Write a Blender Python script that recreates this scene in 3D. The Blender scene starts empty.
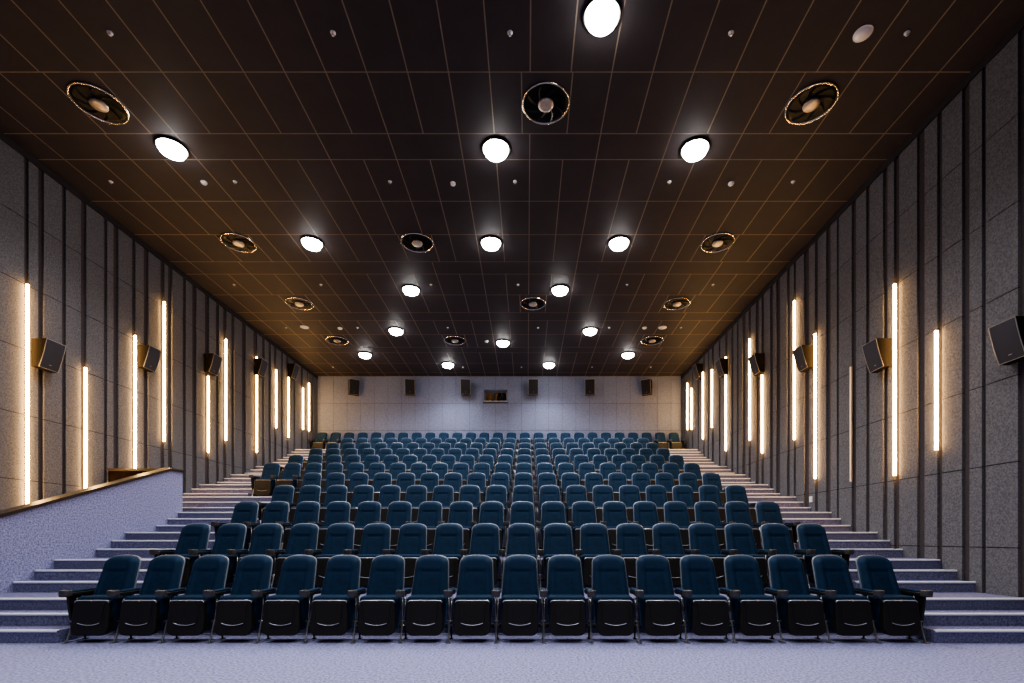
import bpy, bmesh, math, random
from mathutils import Vector
random.seed(7)
sc = bpy.context.scene
C = bpy.data.collections.new('cinema_hall'); sc.collection.children.link(C)
PI = math.pi

# ---------------------------------------------------------------- materials
def mat(name, col, rough=.6, metal=0, spec=.5, noise=None, sheen=0, sheen_tint=None, emit=None, estr=0, bump=0, bscale=200, trans=0):
    m = bpy.data.materials.new(name); m.use_nodes = True
    nt = m.node_tree; b = nt.nodes['Principled BSDF']
    b.inputs['Base Color'].default_value = (*col, 1)
    b.inputs['Roughness'].default_value = rough
    b.inputs['Metallic'].default_value = metal
    b.inputs['Specular IOR Level'].default_value = spec
    if sheen:
        b.inputs['Sheen Weight'].default_value = sheen
        b.inputs['Sheen Roughness'].default_value = .35
        b.inputs['Sheen Tint'].default_value = (*(sheen_tint or col), 1)
    if emit:
        b.inputs['Emission Color'].default_value = (*emit, 1)
        b.inputs['Emission Strength'].default_value = estr
    if trans:
        b.inputs['Transmission Weight'].default_value = trans
    tc = nt.nodes.new('ShaderNodeTexCoord')
    if noise:
        col2, scale, detail = noise
        n = nt.nodes.new('ShaderNodeTexNoise'); n.inputs['Scale'].default_value = scale; n.inputs['Detail'].default_value = detail
        n.inputs['Roughness'].default_value = .7
        nt.links.new(tc.outputs['Object'], n.inputs['Vector'])
        r = nt.nodes.new('ShaderNodeValToRGB'); r.color_ramp.elements[0].position = .36; r.color_ramp.elements[1].position = .64
        r.color_ramp.elements[0].color = (*col, 1); r.color_ramp.elements[1].color = (*col2, 1)
        nt.links.new(n.outputs['Fac'], r.inputs['Fac']); nt.links.new(r.outputs['Color'], b.inputs['Base Color'])
    if bump:
        n2 = nt.nodes.new('ShaderNodeTexNoise'); n2.inputs['Scale'].default_value = bscale
        nt.links.new(tc.outputs['Object'], n2.inputs['Vector'])
        bp = nt.nodes.new('ShaderNodeBump'); bp.inputs['Strength'].default_value = bump; bp.inputs['Distance'].default_value = .01
        nt.links.new(n2.outputs['Fac'], bp.inputs['Height']); nt.links.new(bp.outputs['Normal'], b.inputs['Normal'])
    return m

M = {}
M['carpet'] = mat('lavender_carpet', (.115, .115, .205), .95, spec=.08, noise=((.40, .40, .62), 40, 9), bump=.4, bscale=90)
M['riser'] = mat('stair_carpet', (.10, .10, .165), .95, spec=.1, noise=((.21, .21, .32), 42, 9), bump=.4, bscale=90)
M['nosing'] = mat('aluminium_nosing', (.92, .92, .96), .5, 0)
M['velvet'] = mat('teal_velvet', (.002, .0155, .038), .8, spec=.2, noise=((.003, .023, .056), 14, 4), sheen=.16, sheen_tint=(.10, .36, .70))
M['velvet_pad'] = mat('teal_velvet_inset', (.002, .024, .048), .8, spec=.25, noise=((.003, .034, .066), 14, 4), sheen=.22, sheen_tint=(.10, .42, .70))
M['plastic'] = mat('black_plastic', (.012, .010, .009), .5, spec=.3, noise=((.017, .014, .013), 60, 4))
M['plastic_rim'] = mat('grey_plastic_rim', (.16, .17, .19), .3)
M['lip'] = mat('polished_lip', (.55, .55, .58), .25, .4)
M['steel'] = mat('satin_steel', (.30, .29, .29), .35, .9, noise=((.38, .37, .36), 30, 2))
M['cup'] = mat('cup_plastic', (.055, .05, .05), .33)
M['felt'] = mat('grey_felt', (.090, .086, .092), .95, spec=.08, noise=((.185, .178, .188), 40, 9), bump=.3, bscale=120)
M['groove'] = mat('groove_dark', (.062, .050, .051), .9, spec=.1, noise=((.075, .062, .063), 20, 4))
M['seam'] = mat('seam_dark', (.025, .022, .024), .9)
M['backfelt'] = mat('back_wall_felt', (.135, .15, .225), .95, spec=.1, noise=((.18, .20, .29), 16, 9))
M['ceil'] = mat('ceiling_panel', (.043, .037, .040), .62, spec=.12, noise=((.050, .043, .046), 3, 3))
M['brass'] = mat('brass_profile', (.25, .20, .135), .6, .0, noise=((.30, .24, .165), 5, 2))
M['chrome'] = mat('bronze_ring', (.75, .62, .48), .2, 1)
M['dish'] = mat('diffuser_black', (.005, .005, .007), .5, spec=.2)
M['vane'] = mat('diffuser_vane', (.012, .012, .014), .35, 0, .3)
M['hub'] = mat('diffuser_hub', (.42, .36, .30), .35, .5, noise=((.62, .52, .40), 9, 3))
M['spk'] = mat('speaker_cabinet', (.012, .010, .010), .85, spec=0.02, noise=((.016, .014, .013), 30, 3))
M['grille'] = mat('speaker_grille', (.036, .032, .038), .7, noise=((.046, .040, .046), 200, 2))
M['grille_dark'] = mat('speaker_grille_dark', (.012, .011, .013), .75, spec=.2, noise=((.017, .016, .018), 200, 2))
M['spk_edge'] = mat('speaker_edge', (.30, .27, .25), .4)
M['wood'] = mat('dark_rail_wood', (.026, .018, .015), .35, noise=((.04, .028, .022), 6, 6))
M['darkboard'] = mat('dark_board', (.010, .007, .006), .9, spec=0, noise=((.018, .012, .010), 8, 4))
M['white'] = mat('white_plastic', (.8, .78, .76), .45, noise=((.84, .82, .80), 10, 2))
M['led'] = mat('warm_led', (1, .8, .5), .5, emit=(1.0, .57, .19), estr=62)
M['led_off'] = mat('led_profile', (.65, .5, .35), .4, emit=(1.0, .62, .30), estr=.5)
M['alu'] = mat('led_channel', (.25, .22, .2), .4, .7)
M['lamp'] = mat('lamp_white', (1, 1, 1), .5, emit=(1.0, .97, .95), estr=48)
M['booth'] = mat('booth_wall', (.45, .43, .46), .8, noise=((.5, .48, .5), 5, 2))
M['boothwood'] = mat('booth_wood', (.30, .17, .06), .6, noise=((.36, .21, .08), 6, 4))
M['tan'] = mat('tan_paper', (.62, .42, .26), .7, noise=((.66, .46, .30), 6, 4))
M['screen'] = mat('front_screen', (.55, .55, .56), .8, noise=((.57, .57, .58), 5, 2))
def glass():
    m = bpy.data.materials.new('window_glass'); m.use_nodes = True
    nt = m.node_tree; nt.nodes.clear()
    o = nt.nodes.new('ShaderNodeOutputMaterial'); mx = nt.nodes.new('ShaderNodeMixShader')
    t = nt.nodes.new('ShaderNodeBsdfTransparent'); g = nt.nodes.new('ShaderNodeBsdfGlossy')
    g.inputs['Roughness'].default_value = .02; mx.inputs[0].default_value = .06
    nt.links.new(t.outputs[0], mx.inputs[1]); nt.links.new(g.outputs[0], mx.inputs[2]); nt.links.new(mx.outputs[0], o.inputs[0])
    return m
M['glass'] = glass()

# ---------------------------------------------------------------- helpers
def obj(name, bm, m, parent=None, smooth=False, recalc=True):
    me = bpy.data.meshes.new(name)
    if recalc: bmesh.ops.recalc_face_normals(bm, faces=bm.faces)
    bm.to_mesh(me); bm.free()
    for x in (m if isinstance(m, (list, tuple)) else [m]): me.materials.append(M[x])
    if smooth:
        for p in me.polygons: p.use_smooth = True
    o = bpy.data.objects.new(name, me); C.objects.link(o)
    if parent: o.parent = parent
    return o
def tag(o, label=None, cat=None, group=None, kind=None):
    if label: o['label'] = label
    if cat: o['category'] = cat
    if group: o['group'] = group
    if kind: o['kind'] = kind
    return o
def empty(name, loc=(0, 0, 0), rz=0):
    o = bpy.data.objects.new(name, None); C.objects.link(o); o.location = loc; o.rotation_euler = (0, 0, rz)
    o.empty_display_size = .1
    return o
def struct(name, bm, m, label, cat, parent=None):
    o = obj(name, bm, m, parent)
    if not parent: tag(o, label, cat, kind='structure')
    return o
def copy_tree(o, parent=None):
    c = o.copy(); C.objects.link(c)
    if parent: c.parent = parent
    for ch in o.children: copy_tree(ch, c)
    return c
def box(bm, x0, x1, y0, y1, z0, z1, mi=0):
    v = [bm.verts.new((x, y, z)) for x in (x0, x1) for y in (y0, y1) for z in (z0, z1)]
    for q in ((0, 1, 3, 2), (4, 6, 7, 5), (0, 4, 5, 1), (2, 3, 7, 6), (0, 2, 6, 4), (1, 5, 7, 3)):
        f = bm.faces.new([v[i] for i in q]); f.material_index = mi
    return v
def bevel_all(bm, w, seg=2):
    bmesh.ops.bevel(bm, geom=list(bm.edges), offset=w, segments=seg, profile=.6, affect='EDGES')
def nbox(x0, x1, y0, y1, z0, z1, bev=0, seg=2):
    bm = bmesh.new(); box(bm, x0, x1, y0, y1, z0, z1)
    if bev: bevel_all(bm, bev, seg)
    return bm
def loft(bm, rings, cap=True, closed=True, mi=0):
    vs = [[bm.verts.new(p) for p in r] for r in rings]
    n = len(vs[0])
    for a, b in zip(vs, vs[1:]):
        for i in range(n if closed else n - 1):
            f = bm.faces.new((a[i], a[(i + 1) % n], b[(i + 1) % n], b[i])); f.material_index = mi
    if cap:
        bm.faces.new(vs[0][::-1]).material_index = mi; bm.faces.new(vs[-1]).material_index = mi
def tube(bm, pts, r, n=8, mi=0):
    pts = [Vector(p) for p in pts]; rings = []
    for i, p in enumerate(pts):
        d = (pts[min(i + 1, len(pts) - 1)] - pts[max(i - 1, 0)]).normalized()
        up = Vector((0, 0, 1)) if abs(d.z) < .9 else Vector((1, 0, 0))
        a = d.cross(up).normalized(); b = d.cross(a)
        rings.append([p + a * r * math.cos(2 * PI * k / n) + b * r * math.sin(2 * PI * k / n) for k in range(n)])
    loft(bm, rings, mi=mi)
def lathe(bm, prof, n=32, mi=0):      # profile of (r, z)
    rings = [[(r * math.cos(2 * PI * k / n), r * math.sin(2 * PI * k / n), z) for k in range(n)] for r, z in prof]
    loft(bm, rings, mi=mi)
def rounded(hw_bot, hw_top, z0, z1, rb, rt, n=6):
    """rounded trapezoid outline in x,z"""
    P = []
    def arc(cx, cz, r, a0, a1):
        for i in range(n + 1):
            a = a0 + (a1 - a0) * i / n; P.append((cx + r * math.cos(a), cz + r * math.sin(a)))
    arc(hw_bot - rb, z0 + rb, rb, -PI / 2, 0); arc(hw_top - rt, z1 - rt, rt, 0, PI / 2)
    arc(-hw_top + rt, z1 - rt, rt, PI / 2, PI); arc(-hw_bot + rb, z0 + rb, rb, PI, 3 * PI / 2)
    return P
def plate(P, y0, y1, edge=.012, yoff=None):
    """rounded-edge plate with outline P between y0 (front) and y1"""
    cx = sum(p[0] for p in P) / len(P); cz = sum(p[1] for p in P) / len(P)
    yo = yoff or (lambda z: 0)
    def ring(k, y):
        out = []
        for x, z in P:
            d = math.hypot(x - cx, z - cz); f = (d - k) / d
            zz = cz + (z - cz) * f; out.append((cx + (x - cx) * f, y + yo(zz), zz))
        return out
    bm = bmesh.new()
    loft(bm, [ring(edge, y0), ring(edge * .3, y0 + edge * .3), ring(0, y0 + edge), ring(0, y1 - edge), ring(edge * .3, y1 - edge * .3), ring(edge, y1)])
    return bm
def sm(a, b, x):
    t = max(0, min(1, (x - a) / (b - a))); return t * t * (3 - 2 * t)

# ---------------------------------------------------------------- dimensions (metres)
EYE = 1.21; F = 484.0; X0 = 527.0; Y0 = 538.0
XL, XR = -8.68, 6.39                  # side wall faces
ZC = 7.91                             # ceiling height
YB = 20.05                            # back wall
YF = -4.0                             # front (screen) wall behind the camera
RISE = .146; PITCH = 1.333
NAVE = [0, 3, 6, 9, 12, 15, 18, 21, 24, 27, 31]     # step count below each seat row
def step_y(k):                        # front edge of step k (1..31)
    if k > 27: return 17.25 + .29 * (k - 28)
    j, i = divmod(k - 1, 3); return 5.57 + PITCH * j + .3 * i
SEAT_L, SEAT_R = -5.40, 4.69          # seat block edges (rows 1-5 left edge)
SEAT_L2 = -7.05                       # left edge of the wider rows
XP = -7.33                            # face of the left parapet
PEND = 10.13                          # end of the parapet opening

# ---------------------------------------------------------------- floor and tiers
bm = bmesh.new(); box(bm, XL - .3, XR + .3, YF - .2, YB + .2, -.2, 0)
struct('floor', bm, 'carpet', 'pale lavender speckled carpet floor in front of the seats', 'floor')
bm = bmesh.new()
for j in range(1, 11):
    y0 = step_y(NAVE[j]); y1 = step_y(NAVE[j + 1]) if j < 10 else YB + .1
    xl = XP if j <= 3 else XL - .1
    if j == 4: # the landing at the parapet's end
        box(bm, XL - .1, XR + .1, y0, y1, 0, RISE * NAVE[j]); continue
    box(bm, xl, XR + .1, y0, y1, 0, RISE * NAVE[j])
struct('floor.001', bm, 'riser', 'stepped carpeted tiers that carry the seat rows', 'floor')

def staircase(name, label, xr):
    root = empty(name); tag(root, label, 'stairs', kind='structure')
    bs = bmesh.new(); k = 1
    for k in range(1, 32):
        xa, xb = xr(k)
        if k not in NAVE:
            ke = k + 1; y1 = step_y(ke)
            j = max(n for n in NAVE if n < k)
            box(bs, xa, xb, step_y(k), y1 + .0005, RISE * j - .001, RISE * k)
        y = step_y(k)
        bn = bmesh.new(); z = RISE * k
        box(bn, xa + .01, xb - .01, y - .012, y + .035, z - .020, z + .005)
        bevel_all(bn, .004, 1)
        obj('step_nosing', bn, 'nosing', root)
    obj('carpeted_steps', bs, 'carpet_steps', root)
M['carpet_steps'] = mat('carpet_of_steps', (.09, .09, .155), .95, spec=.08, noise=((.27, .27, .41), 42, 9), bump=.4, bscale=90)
staircase('aisle_stairs', 'lavender carpeted aisle stairs with white nosings along the right wall', lambda k: (SEAT_R, XR + .02))
def lx(k):
    if k < 12: return (XP + .001, SEAT_L)
    if k < 16: return (XL - .02, SEAT_L)
    return (XL - .02, SEAT_L2)
def lx2(k):
    return (XP + .001, SEAT_L) if k < 12 else ((XL - .02, SEAT_L) if k < 16 else (XL - .02, SEAT_L2))
staircase('aisle_stairs', 'lavender carpeted aisle stairs with white nosings beside the left parapet', lx2)

# ---------------------------------------------------------------- parapet of the entrance opening (left)
def para_top(y):
    return min(2.60, 1.45 + (y - 6.61) * (2.60 - 1.45) / (9.95 - 6.61))
root = empty('entrance_parapet', (XP, 0, 0)); tag(root, 'low lavender carpeted parapet with sloping dark wood rail on the left', 'parapet', kind='structure')
bm = bmesh.new()
T = .14
prof = [(2.6, 0), (2.6, max(.9, para_top(2.6))), (9.95, 2.60), (PEND + .17, 2.60), (PEND + .17, 0)]
prof[1] = (2.6, .9); prof.insert(2, (5.0, .9))
loft(bm, [[(x, y, z) for y, z in prof] for x in (-T, 0)])
obj('carpeted_panel', bm, 'carpet', root)
bm = bmesh.new()
top = [(2.58, .9), (5.0, .9), (9.95, 2.60), (PEND + .19, 2.60)]
rp = top + [(y, z + .05) for y, z in top[::-1]]
loft(bm, [[(x, y, z) for y, z in rp] for x in (-T - .03, .03)])
obj('handrail', bm, 'wood', root)
root = empty('entrance_parapet', (XP, PEND, 0)); tag(root, 'dark brown parapet across the far end of the entrance opening', 'parapet', kind='structure')
obj('dark_panel', nbox(XL - XP + .01, -T - .035, -.10, .0, 0, 2.60), 'darkboard', root)
obj('handrail', nbox(XL - XP + .01, -T - .035, -.13, .03, 2.601, 2.65), 'wood', root)

# ---------------------------------------------------------------- side walls: felt panels with recessed strips
STR_R = [(.2, .4), (.9, 1.0), (1.6, 1.8), (2.3, 2.4), (3.1, 3.3), (3.8, 3.9), (4.5, 4.7), (5.3, 5.4), (5.75, 5.83),
         (6.08, 6.30), (6.74, 6.80), (6.99, 7.11), (7.45, 7.54), (7.78, 7.93), (8.31, 8.43), (8.58, 8.69), (9.03, 9.12), (9.40, 9.53), (9.92, 9.98),
         (10.19, 10.34), (10.63, 10.74), (10.97, 11.17), (11.5, 11.6), (11.77, 11.9), (12.22, 12.42), (12.57, 12.73), (13.05, 13.19), (13.34, 13.53),
         (13.81, 13.96), (14.16, 14.37), (14.63, 14.73), (14.99, 15.13), (15.43, 15.62), (16.0, 16.12), (16.54, 16.72), (17.0, 17.12), (17.40, 17.55),
         (18.0, 18.12), (18.62, 18.76), (19.1, 19.22), (19.6, 19.7)]
def zl(px): return -XL * F / (X0 - px)
LPX = [(24.3, 28.7), (38.3, 44), (62, 66), (81, 86.5), (104, 107.3), (113.5, 118.5), (132, 135.5), (143.8, 148.5), (160.5, 164.5), (168, 172.5), (182.8, 186),
       (192.3, 196.6), (205, 209), (216, 219), (223, 226.5), (231.4, 234.4), (242, 245.8), (253.5, 257), (262, 264.6), (268.5, 270.8), (274, 276.3),
       (281, 283), (286.5, 288.5), (293.5, 295.5), (301, 302.7), (307.2, 308.7), (312.5, 313.8)]
STR_L = [(.2, .4), (.9, 1.0), (1.6, 1.8), (2.3, 2.4), (3.1, 3.3), (3.8, 3.9), (4.5, 4.7), (5.3, 5.4), (5.75, 5.83), (6.2, 6.4), (6.72, 6.8), (7.1, 7.22), (7.5, 7.6)] \
        + [(zl(a), zl(b)) for a, b in LPX]
def side_wall(name, X, s, strips, label):
    bm = bmesh.new()
    box(bm, *sorted((X + s * .036, X + s * .25)), YF - .2, YB + .2, -.2, ZC + .05, mi=1)
    seams = [1.08 + 1.13 * i for i in range(6)]
    ys = [YF] + [v for st in strips for v in st] + [YB]
    for i in range(0, len(ys), 2):
        a, b = ys[i], ys[i + 1]
        zz = [0] + seams + [ZC - .12]
        for z0, z1 in zip(zz, zz[1:]):
            box(bm, *sorted((X, X + s * .04)), a, b, z0 + .007, z1 - .007, mi=0)
        box(bm, *sorted((X + s * .008, X + s * .038)), a + .004, b - .004, 0, ZC - .13, mi=2)
    o = struct(name, bm, ['felt', 'groove', 'seam'], label, 'wall')
side_wall('wall_right', XR, 1, STR_R, 'right wall of grey felt panels with dark vertical grooves')
side_wall('wall_left', XL, -1, STR_L, 'left wall of grey felt panels with dark vertical grooves')

# ---------------------------------------------------------------- back wall with projection window
WX0, WX1, WZ0, WZ1 = -1.82, -.79, 6.84, 7.38
bm = bmesh.new()
yb0, yb1 = YB, YB + .3
def pbox(x0, x1, z0, z1, y0=YB, y1=YB + .06, mi=0): box(bm, x0, x1, y0, y1, z0, z1, mi)
seam_z = [3.5, 5.66, 6.79, ZC]
for x0, x1, z0, z1 in ((XL - .2, WX0, 0, ZC + .05), (WX1, XR + .2, 0, ZC + .05), (WX0, WX1, 0, WZ0), (WX0, WX1, WZ1, ZC + .05)):
    pbox(x0, x1, z0, z1, YB + .012, YB + .3, 1)
cols = []; x = XL
xs = [WX0 - .563 * i for i in range(13)][::-1] 
xs = [XL] + [v for v in xs if v > XL + .1] + [(WX0 + WX1) / 2, WX1] + [WX1 + .563 * i for i in range(1, 13)] + [XR]
for a, b in zip(xs, xs[1:]):
    for z0, z1 in zip(seam_z, seam_z[1:]):
        zs = [(z0, z1)]
        if a >= WX0 - .01 and b <= WX1 + .01 and z1 > WZ0: zs = [(z0, WZ0 - .0)] if z0 < WZ0 - .06 else [(WZ1, z1)]
        for q0, q1 in zs: pbox(a + .004, b - .004, q0 + .006, q1 - .006, YB, YB + .011)
struct('wall_back', bm, ['backfelt', 'seam'], 'pale lavender grey panelled back wall behind the top row', 'wall')
# window reveal and booth
root = empty('window_1', ((WX0 + WX1) / 2, YB, WZ0)); tag(root, 'small recessed projection window in the middle of the back wall', 'window', kind='structure')
hx = (WX1 - WX0) / 2; hz = WZ1 - WZ0
bm = bmesh.new()
def fr(t, y): # frame ring of inset t
    b = t * 1.7 if t > .05 else t
    return [(-hx + t, y, b), (hx - t, y, b), (hx - t, y, hz - t), (-hx + t, y, hz - t)]
loft(bm, [fr(.001, -.015), fr(.03, -.015), fr(.075, .30), fr(.0, .30), fr(.001, .0)], cap=False)
obj('window_frame', bm, 'backfelt', root)
bm = bmesh.new(); loft(bm, [[(-hx + .03, -.02, .034), (hx - .03, -.02, .034), (hx - .03, -.02, .044), (-hx + .03, -.02, .044)], [(-hx + .08, .285, .122), (hx - .08, .285, .122), (hx - .08, .285, .132), (-hx + .08, .285, .132)]]); obj('window_sill', bm, 'white', root)
bm = bmesh.new(); v = [bm.verts.new(p) for p in [(-hx + .075, .29, .075), (hx - .075, .29, .075), (hx - .075, .29, hz - .075), (-hx + .075, .29, hz - .075)]]; bm.faces.new(v)
obj('pane', bm, 'glass', root)
bz0, bz1 = 6.6, 8.5; by0, by1 = YB + .32, YB + 2.1
for nm, bx_, lb in (('wall_booth_rear', (-3.2, .8, by1, by1 + .05, bz0, bz1), 'rear'), ('wall_booth_left', (-3.25, -3.2, by0, by1, bz0, bz1), 'left'), ('wall_booth_right', (.8, .85, by0, by1, bz0, bz1), 'right')):
    struct(nm, nbox(*bx_), 'booth', 'pale %s wall inside the projection booth' % lb, 'wall')
struct('floor.002', nbox(-3.2, .8, by0, by1, bz0 - .05, bz0), 'groove', 'floor of the projection booth', 'floor')
struct('ceiling.001', nbox(-3.2, .8, by0, by1, bz1, bz1 + .05), 'booth', 'ceiling of the projection booth', 'ceiling')
def cabinet(x0, x1, lab):
    t = empty('wooden_cabinet', ((x0 + x1) / 2, YB + 1.85, bz0)); w = (x1 - x0) / 2
    obj('carcass', nbox(-w, w, -.2, .2, 0, 1.5, .01), 'boothwood', t); obj('door', nbox(-w + .015, w - .015, -.218, -.201, .03, 1.47, .004), 'boothwood', t)
    tag(t, lab, 'cabinet'); return t
cabinet(-1.84, -1.60, 'narrow brown wooden cabinet inside the projection booth, on the left')
cb = cabinet(-1.42, -.86, 'wide brown wooden cabinet behind the film projector in the booth')
obj('paper_notice', nbox(.08, .22, -.226, -.2185, 1.02, 1.24), 'tan', cb)
pr = empty('film_projector', (-1.08, YB + .85, bz0)); tag(pr, 'dark film projector standing behind the small window in the back wall', 'projector')
obj('pedestal', nbox(-.10, .10, -.15, .15, 0, .42, .01), 'plastic', pr)
obj('body', nbox(-.19, .19, -.22, .3, .42, .70, .03), 'plastic', pr)
bm = bmesh.new(); tube(bm, [(0, -.42, .58), (0, -.2, .58)], .06, 16); obj('lens', bm, 'vane', pr)
for sx in (-.10, .09):
    bm = bmesh.new(); tube(bm, [(sx, -.06, .79), (sx, -.02, .79)], .085, 18); obj('reel', bm, 'vane', pr)
pl = bpy.data.lights.new('booth_lamp', 'POINT'); pl.energy = 10; pl.color = (1, .78, .5); pl.shadow_soft_size = .1
o = bpy.data.objects.new('booth_lamp', pl); o.location = (-1.2, YB + 1.0, 8.3); C.objects.link(o)

# front wall with the screen, behind the camera
bm = bmesh.new(); box(bm, XL - .2, XR + .2, YF - .2, YF, -.1, ZC + .05); struct('wall_front', bm, 'groove', 'dark front wall behind the camera', 'wall')

# ---------------------------------------------------------------- ceiling
KX = lambda k: -7.01 + .588 * k
bands = []
ylines = [(-3.6, 'f'), (-2.54, 'f'), (-1.48, 'f'), (-.42, 'n'), (.12, 'f'), (1.18, 'f'), (2.24, 'f'), (3.25, 'n'), (3.78, 'f'), (4.84, 'f'), (5.9, 'f'), (6.96, 'd'), (8.02, 'n'), (8.57, 'f'), (9.63, 'f'), (10.69, 'd'), (11.74, 'n'), (12.29, 'f'), (13.34, 'd'), (14.39, 'n'),
          (14.92, 'f'), (15.94, 'd'), (17.0, 'n'), (17.5, 'f'), (18.55, 'f'), (19.6, 'f'), (YB - .02, None)]
DIFF = {6.96: [(-6.6, 7.46), (.29, 7.46), (4.38, 7.46)], 10.69: [(-6.54, 10.97), (-2.49, 10.97), (4.32, 10.97)],
        13.34: [(-6.50, 13.82), (.17, 13.82), (4.28, 13.82)], 15.94: [(-6.44, 16.4), (-2.44, 16.4), (4.24, 16.4)]}
bm = bmesh.new()
g = .009
box(bm, XL - .2, XR + .2, YF - .2, YB + .2, ZC + .003, ZC + .2, mi=1)
def quad(x0, x1, y0, y1, mi=0):
    f = bm.faces.new([bm.verts.new(p) for p in ((x0, y0, ZC), (x0, y1, ZC), (x1, y1, ZC), (x1, y0, ZC))]); f.material_index = mi
for (ya, t), (yb, _) in zip(ylines, ylines[1:]):
    ks = range(-2, 23) if t != 'n' else range(-2, 23, 2)
    xs = [KX(k) for k in ks]
    if t == 'd':
        for dx, dy in DIFF[ya]:
            xs = [x for x in xs if abs(x - dx) > .52] + [dx - .37, dx + .37]
        xs.sort()
    xs = [XL - .1] + xs + [XR + .1]
    for a, b in zip(xs, xs[1:]): quad(a + g, b - g, ya + g, yb - g)
struct('ceiling', bm, ['ceil', 'brass'], 'dark brown panelled ceiling with thin brass grid lines', 'ceiling')
bm = bmesh.new()
box(bm, XL, XL + .02, YF, YB, ZC - .12, ZC - .004); box(bm, XR - .02, XR, YF, YB, ZC - .12, ZC - .004)  # solid dark strips, their colour stands in for shade in the recess
struct('shade_strip_1', bm, 'seam', 'dark strip coloured as the shadow gap where the side walls meet the ceiling', 'trim')

ORD = ['', 'first', 'second', 'third', 'fourth', 'fifth', 'sixth', 'seventh', 'eighth', 'ninth', 'tenth', 'eleventh', 'twelfth', 'thirteenth', 'fourteenth', 'fifteenth', 'sixteenth']
# ceiling air diffusers
def make_diffuser():
    r = empty('ceiling_diffuser')
    bm = bmesh.new(); lathe(bm, [(.335, 0), (.34, -.02), (.352, -.028), (.366, -.02), (.37, 0)], 40); obj('outer_ring', bm, 'chrome', r, True)
    bm = bmesh.new(); lathe(bm, [(.337, -.002), (.33, -.018), (.28, -.012), (.15, -.004)], 40); obj('dish', bm, 'dish', r, True)
    for k in range(8):
        a = 2 * PI * k / 8; bm = bmesh.new()
        n = 5; rings = []
        for i in range(n):
            q = .12 + .19 * i / (n - 1); aa = a + .5 * i / (n - 1)
            c, s = math.cos(aa), math.sin(aa); w = .012
            rings.append([(q * c - w * s, q * s + w * c, -.02), (q * c + w * s, q * s - w * c, -.038), (q * c + w * s, q * s - w * c, -.034), (q * c - w * s, q * s + w * c, -.016)])
        loft(bm, rings); obj('vane', bm, 'vane', r)
    bm = bmesh.new(); lathe(bm, [(.118, -.01), (.12, -.03), (.11, -.045), (.06, -.052), (.001, -.054)], 32); obj('centre_cap', bm, 'hub', r, True)
    return r
d0 = make_diffuser(); first = True
rown = ['front', 'second', 'third', 'rearmost']
for ri, (ya, lst) in enumerate(sorted(DIFF.items())):
    for ci, (x, y) in enumerate(lst):
        d = d0 if first else copy_tree(d0); first = False
        d.location = (x, y, ZC - .001)
        tag(d, 'round black ceiling air vent with bronze ring, %s one of the %s row' % (['left', 'middle', 'right'][ci], rown[ri]), 'air vent', 'round air diffusers on the ceiling')

# downlights
DL = [(602, 14), (172, 147), (496, 148), (695, 148), (312, 242), (491, 242), (619, 242), (411, 289), (560, 289), (396, 330), (590, 330), (503, 342), (365, 354), (628, 354), (448, 364), (549, 364)]
DLP = []
for px, py in DL:
    y = (ZC - EYE) * F / (Y0 - py); DLP.append(((px - X0) * y / F, y))
where = ['nearest to the camera', 'leftmost of the near row of three', 'middle one of the near row of three', 'rightmost of the near row of three',
         'left one of the second row of three', 'middle one of the second row of three', 'right one of the second row of three',
         'left one of the pair behind the second row', 'right one of the pair behind the second row', 'left one of the next pair back', 'right one of the next pair back',
         'lone central one above the rear rows', 'left one of the rear wide pair', 'right one of the rear wide pair', 'left one closest to the back wall', 'right one closest to the back wall']
def make_lamp():
    r = empty('downlight')
    bm = bmesh.new(); lathe(bm, [(.215, 0), (.22, -.03), (.232, -.04), (.245, -.03), (.25, 0)], 36); obj('rim', bm, 'vane', r, True)
    bm = bmesh.new(); lathe(bm, [(.213, -.01), (.21, -.05), (.185, -.095), (.13, -.128), (.065, -.145), (.001, -.150)], 32); obj('lens', bm, 'lamp', r, True)  # oversized dome, its shape stands in for the glare around the lamp
    return r
def spot(x, y, e=470):
    l = bpy.data.lights.new('downlight_or_added_beam', 'SPOT'); l.energy = e; l.spot_size = math.radians(138); l.spot_blend = .9; l.shadow_soft_size = .15; l.color = (.93, .94, 1.0)
    o = bpy.data.objects.new('downlight_or_added_beam', l); o.location = (x, y, ZC - .22); C.objects.link(o)
p0 = make_lamp()
for i, (x, y) in enumerate(DLP):
    d = p0 if i == 0 else copy_tree(p0)
    d.location = (x, y, ZC - .001)
    tag(d, 'bright white round downlight, ' + where[i], 'light', 'bright downlights in the ceiling')
    spot(x, y)
for i, (x, y) in enumerate([(-5.2, 4.2), (-1.8, 4.2), (3.9, 4.2), (-3.6, 1.6), (1.9, 1.6), (-5, -1.2), (-1, -1.2), (3, -1.2)]):  # unseen beams without fixtures, added to brighten the front of the hall
    spot(x, y, 430 if y > 3 else 330)

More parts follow.
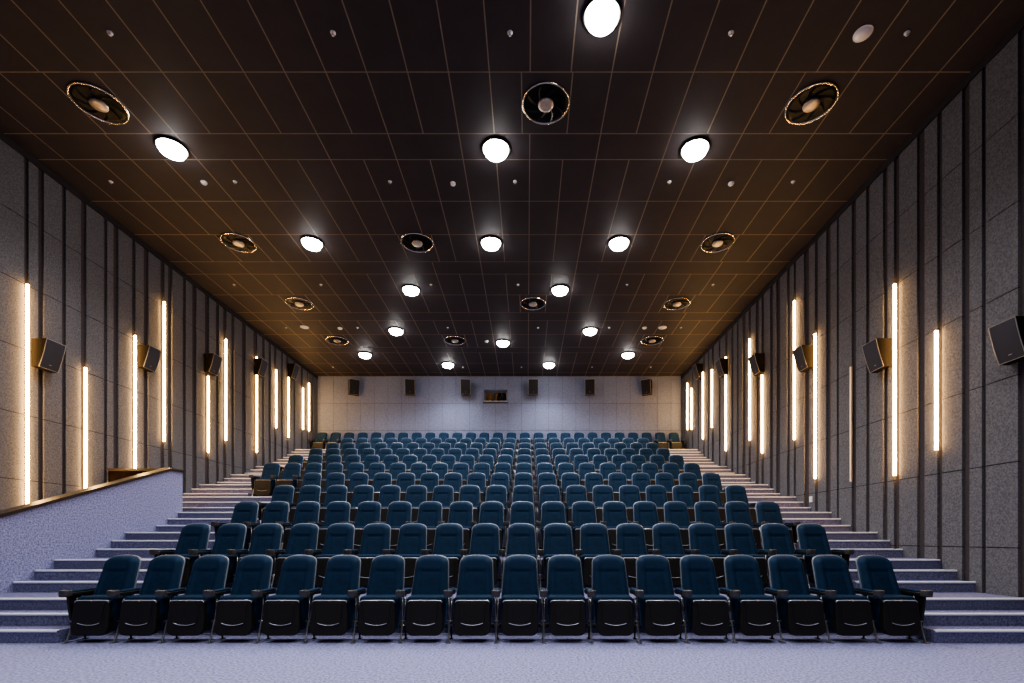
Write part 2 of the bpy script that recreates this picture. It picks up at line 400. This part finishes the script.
# small ceiling fittings: sprinklers, sensors, ceiling speakers
SP = [(32.5, [110, 333, 510, 731, 907]), (181.5, [111, 235, 390, 515, 669.5, 793]), (284.5, [234, 321, 431, 518, 627, 713]),
      (327.5, [286, 357.4, 447.7, 538, 609, 681]), (367, [333, 463, 521.5, 592, 650.7])]
bm = bmesh.new(); lathe(bm, [(.036, 0), (.036, -.006), (.016, -.010), (.012, -.028)], 16); 
s0 = empty('sprinkler_head'); obj('collar', bm, 'white', s0, True)
bm = bmesh.new(); lathe(bm, [(.018, -.030), (.022, -.034), (.018, -.038)], 16); obj('deflector', bm, 'lip', s0, True)
first = True
rn = ['nearest row', 'second row back', 'third row back', 'fourth row back', 'row closest to the back wall']
for ri, (py, xs) in enumerate(SP):
    y = (ZC - EYE) * F / (Y0 - py)
    for i, px in enumerate(xs):
        d = s0 if first else copy_tree(s0); first = False
        d.location = ((px - X0) * y / F, y, ZC - .001)
        tag(d, 'tiny ceiling sprinkler head, %s from left in the %s' % (ORD[i + 1], rn[ri]), 'sprinkler', 'sprinkler heads on the ceiling')
SD = [(204, 182, .055, 'white round smoke detector on the left side of the ceiling, near the leftmost downlight'), (453, 183, .05, 'white round smoke detector left of the middle near downlight'), (731, 183, .055, 'white round smoke detector at right, behind the right near downlight'),
      (340, 328, .075, 'white round smoke detector on the left side of the ceiling, towards the back'), (486.6, 341, .06, 'white round smoke detector beside the lone central rear downlight'), (644.5, 327.5, .07, 'white round smoke detector on the right side of the ceiling, towards the back')]
for px, py, r, lab in SD:
    y = (ZC - EYE) * F / (Y0 - py)
    bm = bmesh.new(); lathe(bm, [(r, 0), (r, -.015), (r * .8, -.035), (r * .4, -.042), (.001, -.043)], 20)
    o = obj('smoke_detector', bm, 'white', None, True); o.location = ((px - X0) * y / F, y, ZC - .001); tag(o, lab, 'detector')
for px, py, r, lab in [(863, 33, .115, 'round white ceiling speaker near the upper right corner'), (304.5, 327, .13, 'round pale ceiling speaker at left, near the back'), (662.5, 327.5, .13, 'round pale ceiling speaker at right, near the back')]:
    y = (ZC - EYE) * F / (Y0 - py); t = empty('ceiling_speaker', ((px - X0) * y / F, y, ZC - .001)); tag(t, lab, 'speaker')
    bm = bmesh.new(); lathe(bm, [(r * .9, 0), (r * .9, -.012), (r, -.01), (r, 0)], 28); obj('rim', bm, 'white', t, True)
    bm = bmesh.new(); lathe(bm, [(r * .89, -.002), (r * .88, -.014), (.001, -.016)], 28); obj('grille', bm, 'white', t, True)

# ---------------------------------------------------------------- LED strips
def led(side, px, zb, zt, i, n, thin=False):
    s = 1 if side == 'right' else -1; X = XR if s > 0 else XL
    y = abs(X) * F / abs(px - X0)
    t = empty('wall_light_strip', (X, y, zb))
    pos = 'nearest the camera' if i == 0 else ('%s from the front' % ORD[i + 1])
    if thin: tag(t, 'thin faint vertical light strip on the right wall, barely glowing', 'wall light', 'vertical light strips on the right wall')
    else: tag(t, 'warm glowing vertical light strip on the %s wall, %s' % (side, pos), 'wall light', 'vertical light strips on the %s wall' % side)
    h = zt - zb
    w = .023 if not thin else .012
    bm = bmesh.new(); box(bm, *sorted((-s * .002, -s * .020)), -.010, .010, 0, h); obj('channel', bm, 'alu', t)
    bm = bmesh.new(); n_ = 10
    P = [(-s * .040 + w * math.cos(2 * PI * k / n_), w * math.sin(2 * PI * k / n_)) for k in range(n_)]
    loft(bm, [[(a, b, .01) for a, b in P], [(a, b, h - .01) for a, b in P]]); obj('diffuser', bm, 'led_off' if thin else 'led', t)
    return t
RL = [(939, 2.57, 4.43), (897.0, 2.28, 5.60), (817, 2.51, 5.72), (796, 3.54, 6.85), (763.5, 3.50, 5.62), (751, 4.0, 6.9), (727, 4.0, 7.0), (713, 5.0, 7.0), (704, 4.78, 7.2), (692.5, 5.4, 7.0), (688.3, 5.5, 7.35)]
LL = [(25, 1.45, 5.60), (83.5, 1.95, 4.55), (133.3, 2.55, 5.68), (162.5, 3.50, 6.84), (206.8, 3.52, 5.60), (224.5, 4.0, 6.92), (255.5, 3.95, 7.0), (275, 5.0, 7.0), (287.5, 4.85, 7.25), (302, 5.4, 7.0), (308, 5.45, 7.35)]
for i, (px, a, b) in enumerate(RL): led('right', px, a, b, i, len(RL))
for i, (px, a, b) in enumerate(LL): led('left', px, a, b, i, len(LL))
led('right', 852.5, 2.31, 4.58, 0, 0, True)

# ---------------------------------------------------------------- wall speakers
def make_speaker(w=.35, h=.49, bd=.0, gm='grille'):
    """back on the wall at y=0, facing -y, top at z=h"""
    r = empty('wall_speaker')
    def prof(e, ins=0):
        P = []
        for i in range(7):
            t = i / 6; d = .15 + (.29 - .15) * t + .012 * math.sin(PI * t)
            P.append((d, h * t))
        return P
    P = prof(0)
    bm = bmesh.new()
    ring = lambda x: [(x, 0 - .02, 0)] + [(x, -d, z) for d, z in P] + [(x, -.02, h)]
    loft(bm, [ring(-w / 2), ring(w / 2)]); obj('cabinet', bm, 'spk', r)
    bm = bmesh.new(); n = len(P); m = .012
    a = [bm.verts.new((-w / 2 + m, -d - .006, m + z * (h - 2 * m) / h)) for d, z in P]; b = [bm.verts.new((w / 2 - m, -d - .006, m + z * (h - 2 * m) / h)) for d, z in P]
    for i in range(n - 1): bm.faces.new((a[i], b[i], b[i + 1], a[i + 1]))
    gr = obj('grille', bm, gm, r, True)
    bm = bmesh.new()
    for x in (-w / 2 + .004, w / 2 - .004): tube(bm, [(x, -d - .002, z) for d, z in P], .006, 6)
    tube(bm, [(-w / 2, -P[-1][0] - .002, h - .004), (w / 2, -P[-1][0] - .002, h - .004)], .006, 6)
    tube(bm, [(-w / 2, -P[0][0] - .002, .004), (w / 2, -P[0][0] - .002, .004)], .005, 6)
    obj('edge_trim', bm, 'spk_edge', r)
    d0, z0 = P[1]; obj('badge', nbox(-.022, .022, -d0 - .006, -d0 + .002, z0 - .010, z0 - .002), 'spk_edge', gr)
    obj('bracket', nbox(-.05, .05, -.03, bd, h * .3, h * .7), 'spk', r)
    return r
s0 = make_speaker()
SY = [(6.04, 3.98), (8.45, 4.70), (10.75, 5.50), (12.97, 6.16), (15.33, 6.90), (17.5, 7.52)]
first = True
for i, (y, z) in enumerate(SY):
    for side in ('right', 'left'):
        if side == 'left' and i == 0: continue
        o = s0 if first else copy_tree(s0); first = False
        X = XR if side == 'right' else XL
        o.location = (X - .005 if X > 0 else X + .005, y + .175, z - .49); o.rotation_euler = (0, 0, -PI / 2 if X > 0 else PI / 2)
        k = i if side == 'right' else i - 1
        tag(o, 'black wedge shaped speaker high on the %s wall, %s' % (side, 'nearest the camera' if k == 0 else ORD[k + 1] + ' from the front'), 'speaker', 'speakers on the %s wall' % side)
s1 = make_speaker(.40, .58, .07, 'grille_dark')
BS = [(353.5, .55), (410.5, .15), (466, .04), (533.5, -.04), (590, -.15), (647.5, -.55)]
for i, (px, a) in enumerate(BS):
    o = s1 if i == 0 else copy_tree(s1)
    o.location = ((px - X0) * (YB - .1) / F, YB - .115, 7.08); o.rotation_euler = (0, 0, a)
    tag(o, 'black speaker on the back wall, %s from left' % ORD[i + 1], 'speaker', 'speakers on the back wall')

# light switch on the right wall
o = obj('light_switch', nbox(-.02, 0, -.05, .05, -.065, .065, .004), 'white'); o.location = (XR, 10.88, 2.08); tag(o, 'small white switch plate low on the right wall', 'switch')

# ---------------------------------------------------------------- cinema seats
def yc(z): return .30 + (z - .45) * .37
def back_mesh(grow, z0, z1, T, back, inset):
    nz, nx = 34, 30
    def hw(t):
        b = .229 + (.196 - .229) * t
        if t > .80: u = (t - .80) / .20; b *= max(0.02, (1 - u ** 3.2)) ** (1 / 2.6)
        if t < .06: b *= .94 + .06 * t / .06
        return b + grow
    ts = [i / 24 * .8 for i in range(24)] + [.8 + .2 * math.sin(PI / 2 * i / 12) for i in range(13)]
    bm = bmesh.new(); fr = []; bk = []
    for t in ts:
        z = z0 + (z1 - z0) * t; w = hw(t); ra = []; rb = []
        for j in range(nx + 1):
            s = math.sin(PI / 2 * (2 * j / nx - 1)); s = .6 * s + .4 * (2 * j / nx - 1)
            x = w * s
            e = max(0, 1 - abs(s) ** 5) ** .5
            u = max(0, (t - .86) / .14); e *= max(0, 1 - u ** 3) ** .5
            d = T * e
            if inset:
                bol = sm(.10, .165, abs(x)) * (1 - sm(.86, .97, t)) 
                d += .026 * bol * e
                d += .006 * sm(.68, .74, t) * e
                # seams round the centre pad
                for q, c in ((abs(abs(x) - .112), t < .665), (abs(t - .665) * .58, abs(x) < .112)):
                    if c: d -= .012 * (1 - sm(0, .012, q))
            ra.append(bm.verts.new((x, yc(z) - d, z))); rb.append(bm.verts.new((x, yc(z) + back * (.3 + .7 * e), z)))
        fr.append(ra); bk.append(rb)
    for A in (fr, bk):
        for a, b in zip(A, A[1:]):
            for j in range(nx): bm.faces.new((a[j], a[j + 1], b[j + 1], b[j]))
    for a, b, c, d in zip(fr, fr[1:], bk, bk[1:]):
        bm.faces.new((a[0], b[0], d[0], c[0])); bm.faces.new((a[-1], c[-1], d[-1], b[-1]))
    for j in range(nx):
        bm.faces.new((fr[0][j], bk[0][j], bk[0][j + 1], fr[0][j + 1])); bm.faces.new((fr[-1][j], fr[-1][j + 1], bk[-1][j + 1], bk[-1][j]))
    return bm
def lean(z): return (z - .08) * .13
def arm(root, x):
    a = empty('x'); bpy.data.objects.remove(a)
    # arm body
    bm = bmesh.new(); rings = []
    for y, w, z0, z1 in ((.00, .030, .545, .575), (.03, .034, .540, .580), (.20, .036, .538, .580), (.34, .034, .530, .580), (.39, .026, .530, .575)):
        rings.append([(x + sx * w, y, z) for sx, z in ((-1, z0 + .008), (-.8, z0), (.8, z0), (1, z0 + .008), (1, z1 - .008), (.8, z1), (-.8, z1), (-1, z1 - .008))])
    loft(bm, rings); ar = obj('armrest', bm, 'plastic', root)
    bm = bmesh.new(); rings = []
    for y, w, zt in ((.055, .022, .590), (.065, .030, .598), (.20, .032, .604), (.31, .031, .606), (.365, .026, .602), (.375, .015, .592)):
        zb = .577
        rings.append([(x + sx * w, y, zb + k * (zt - zb)) for sx, k in ((-1, 0), (1, 0), (1, .6), (.75, .95), (0, 1.05), (-.75, .95), (-1, .6))])
    loft(bm, rings); obj('arm_pad', bm, 'velvet', ar, True)
    bm = bmesh.new(); n = 20
    rs = []
    for k, z in ((.0, .532), (.90, .534), (.98, .545), (1.0, .60), (.97, .608), (.86, .609), (.80, .600), (.74, .56), (.0, .558)):
        rs.append([(x + k * .050 * math.copysign(abs(math.cos(2 * PI * i / n)) ** .7, math.cos(2 * PI * i / n)), -.012 + k * .056 * math.copysign(abs(math.sin(2 * PI * i / n)) ** .7, math.sin(2 * PI * i / n)), z) for i in range(n)])
    rs[0] = [(x + (p[0] - x) * .02, -.012 + (p[1] + .012) * .02, .532) for p in rs[1]]
    rs[-1] = [(x + (p[0] - x) * .02, -.012 + (p[1] + .012) * .02, .558) for p in rs[-2]]
    loft(bm, rs); obj('cup_holder', bm, 'cup', ar, True)
    # support frame
    bm = bmesh.new()
    tube(bm, [(x - .014, .15, .535), (x - .012, .14, .38), (x - .006, .10, .23)], .0085, 8)
    tube(bm, [(x + .014, .19, .535), (x + .012, .16, .38), (x + .006, .105, .23)], .0085, 8)
    st = obj('arm_support', bm, 'steel', root, True)
    bm = bmesh.new()
    tube(bm, [(x - .035, .09, .235), (x + .035, .09, .235)], .014, 10); tube(bm, [(x - .030, .10, .185), (x + .030, .10, .185)], .010, 10)
    obj('pivot_bolt', bm, 'steel', st, True)
    bm = bmesh.new()
    tube(bm, [(x, .09, .25), (x, .045, .11), (x, .005, .012)], .0125, 8)
    box(bm, x - .026, x + .026, -.035, .045, .0, .010)
    obj('leg', bm, 'steel', root)
    bm = bmesh.new()
    tube(bm, [(x, .10, .25), (x, .22, .14), (x, .24, .010)], .011, 8); box(bm, x - .02, x + .02, .22, .27, 0, .008)
    obj('leg', bm, 'plastic', root)
def side_panel(root, x, s):
    bm = bmesh.new()
    P = [(.035, .54), (.38, .54), (.44, .48), (.42, .30), (.36, .16), (.26, .10), (.12, .10), (.09, .16), (.07, .32)]
    loft(bm, [[(x + s * a, y, z) for y, z in P] for a in (.012, .042)]); bevel_all(bm, .005, 1)
    obj('side_panel', bm, 'plastic', root)
def make_seat(kind):
    r = empty('cinema_seat')
    bm = back_mesh(0, .42, .992, .072, .0, True); bk = obj('backrest', bm, 'velvet', r, True)
    bm = back_mesh(.007, .40, 1.0, .012, .036, False); obj('backrest_shell', bm, 'plastic_rim', bk, True)
    bm = plate(rounded(.185, .175, .44, .95, .05, .09), 0, .012, .004, lambda z: yc(z) + .032)
    obj('rear_cover', bm, 'plastic', bk)
    # tipped-up seat: velvet cushion behind a black underside shell
    bm = plate(rounded(.206, .222, .115, .530, .06, .045), .035, .262, .030, lambda z: .06 * (z - .1)); sq = obj('seat_cushion', bm, 'velvet', r, True)
    bm = plate(rounded(.216, .204, .088, .490, .085, .032), -.035, .055, .014, lean); sh = obj('seat_shell', bm, 'plastic', r)
    ip = rounded(.142, .150, .215, .462, .03, .02)
    P = [(x, z - (.022 * (1 - (x / .14) ** 2) if z < .24 else 0)) for x, z in ip]
    # more points along the curved lower edge
    Q = [(x / 14 * .12, .226 - .024 * (1 - (x / 14) ** 2)) for x in range(-13, 14)]
    P = Q + [p for p in P if p[1] > .235]
    bm = bmesh.new()
    loft(bm, [[(x * .985, -.0415 + lean(z), .33 + (z - .33) * .985) for x, z in P], [(x, -.038 + lean(z), z) for x, z in P], [(x, -.030 + lean(z), z) for x, z in P]]); pn = obj('shell_inset', bm, 'plastic', sh)
    bm = bmesh.new(); tube(bm, [(x / 12 * .125, -.036 + lean(.2) - .006, .234 - .026 * (1 - (x / 12) ** 2)) for x in range(-12, 13)], .0045, 6); obj('grip_lip', bm, 'lip', sh, True)
    bm = bmesh.new(); tube(bm, [(-.196, -.022, .462), (-.188, -.022, .478), (-.172, -.022, .486), (0, -.022, .487), (.172, -.022, .486), (.188, -.022, .478), (.196, -.022, .462)], .0065, 8); tr = obj('edge_trim', bm, 'lip', sh, True); tr.location = (0, .045, 0)
    bm = bmesh.new(); box(bm, -.012, .012, .012, .028, .480, .490); obj('seat_number_plate', bm, 'tan', sh)
    arm(r, -.275)
    if kind == 'left': side_panel(r, -.275, -1)
    if kind == 'right': arm(r, .275); side_panel(r, .275, 1)
    # beam joining the stanchions
    bm = bmesh.new(); box(bm, -.265, .265, .27, .30, .13, .17); obj('beam', bm, 'plastic', r)
    return r
protos = {k: make_seat(k) for k in ('left', 'mid', 'right')}
used = {k: False for k in protos}
ROWS = []
for i in range(11):
    if i < 10: y = 5.575 + PITCH * i * .9975
    else: y = 19.26
    lo, hi = (-9, 8) if i < 5 else ((-12, 8) if i < 10 else (-15, 11))
    ROWS.append((y, RISE * NAVE[i], lo, hi))
rnames = ['front row', 'second row', 'third row', 'fourth row', 'fifth row', 'sixth row', 'seventh row', 'eighth row', 'ninth row', 'tenth row', 'back row']
for i, (y, z, lo, hi) in enumerate(ROWS):
    n = hi - lo + 1
    for q, c in enumerate(range(lo, hi + 1)):
        k = 'left' if c == lo else ('right' if c == hi else 'mid')
        o = copy_tree(protos[k]) if used[k] else protos[k]; used[k] = True
        o.location = (-.082 + .55 * c, y, z)
        if q == 0: p = 'at the left end of the %s' % rnames[i]
        elif q == n - 1: p = 'at the right end of the %s' % rnames[i]
        elif q == n - 1 - q: p = 'in the middle of the %s' % rnames[i]
        elif q < n / 2: p = '%s from the left end of the %s' % (ORD[q + 1], rnames[i])
        else: p = '%s from the right end of the %s' % (ORD[n - q], rnames[i])
        tag(o, 'dark teal velvet cinema seat, ' + p, 'seat', 'cinema seats in the ' + rnames[i])

# ---------------------------------------------------------------- camera, world
cam = bpy.data.cameras.new('camera'); cam.sensor_width = 36; cam.lens = F / 1024 * 36
cam.shift_x = -(X0 - 512) / 1024; cam.shift_y = (Y0 - 341.5) / 1024
co = bpy.data.objects.new('camera', cam); co.location = (0, 0, EYE); co.rotation_euler = (PI / 2, 0, 0); C.objects.link(co)
sc.camera = co
w = bpy.data.worlds.new('world'); sc.world = w; w.use_nodes = True
w.node_tree.nodes['Background'].inputs[0].default_value = (.5, .52, .6, 1); w.node_tree.nodes['Background'].inputs[1].default_value = .0
sc.view_settings.view_transform = 'AgX'
sc.view_settings.look = 'AgX - Medium High Contrast'
sc.view_settings.exposure = 0.0
sc.cycles.use_denoising = True
sc.cycles.sample_clamp_indirect = 4
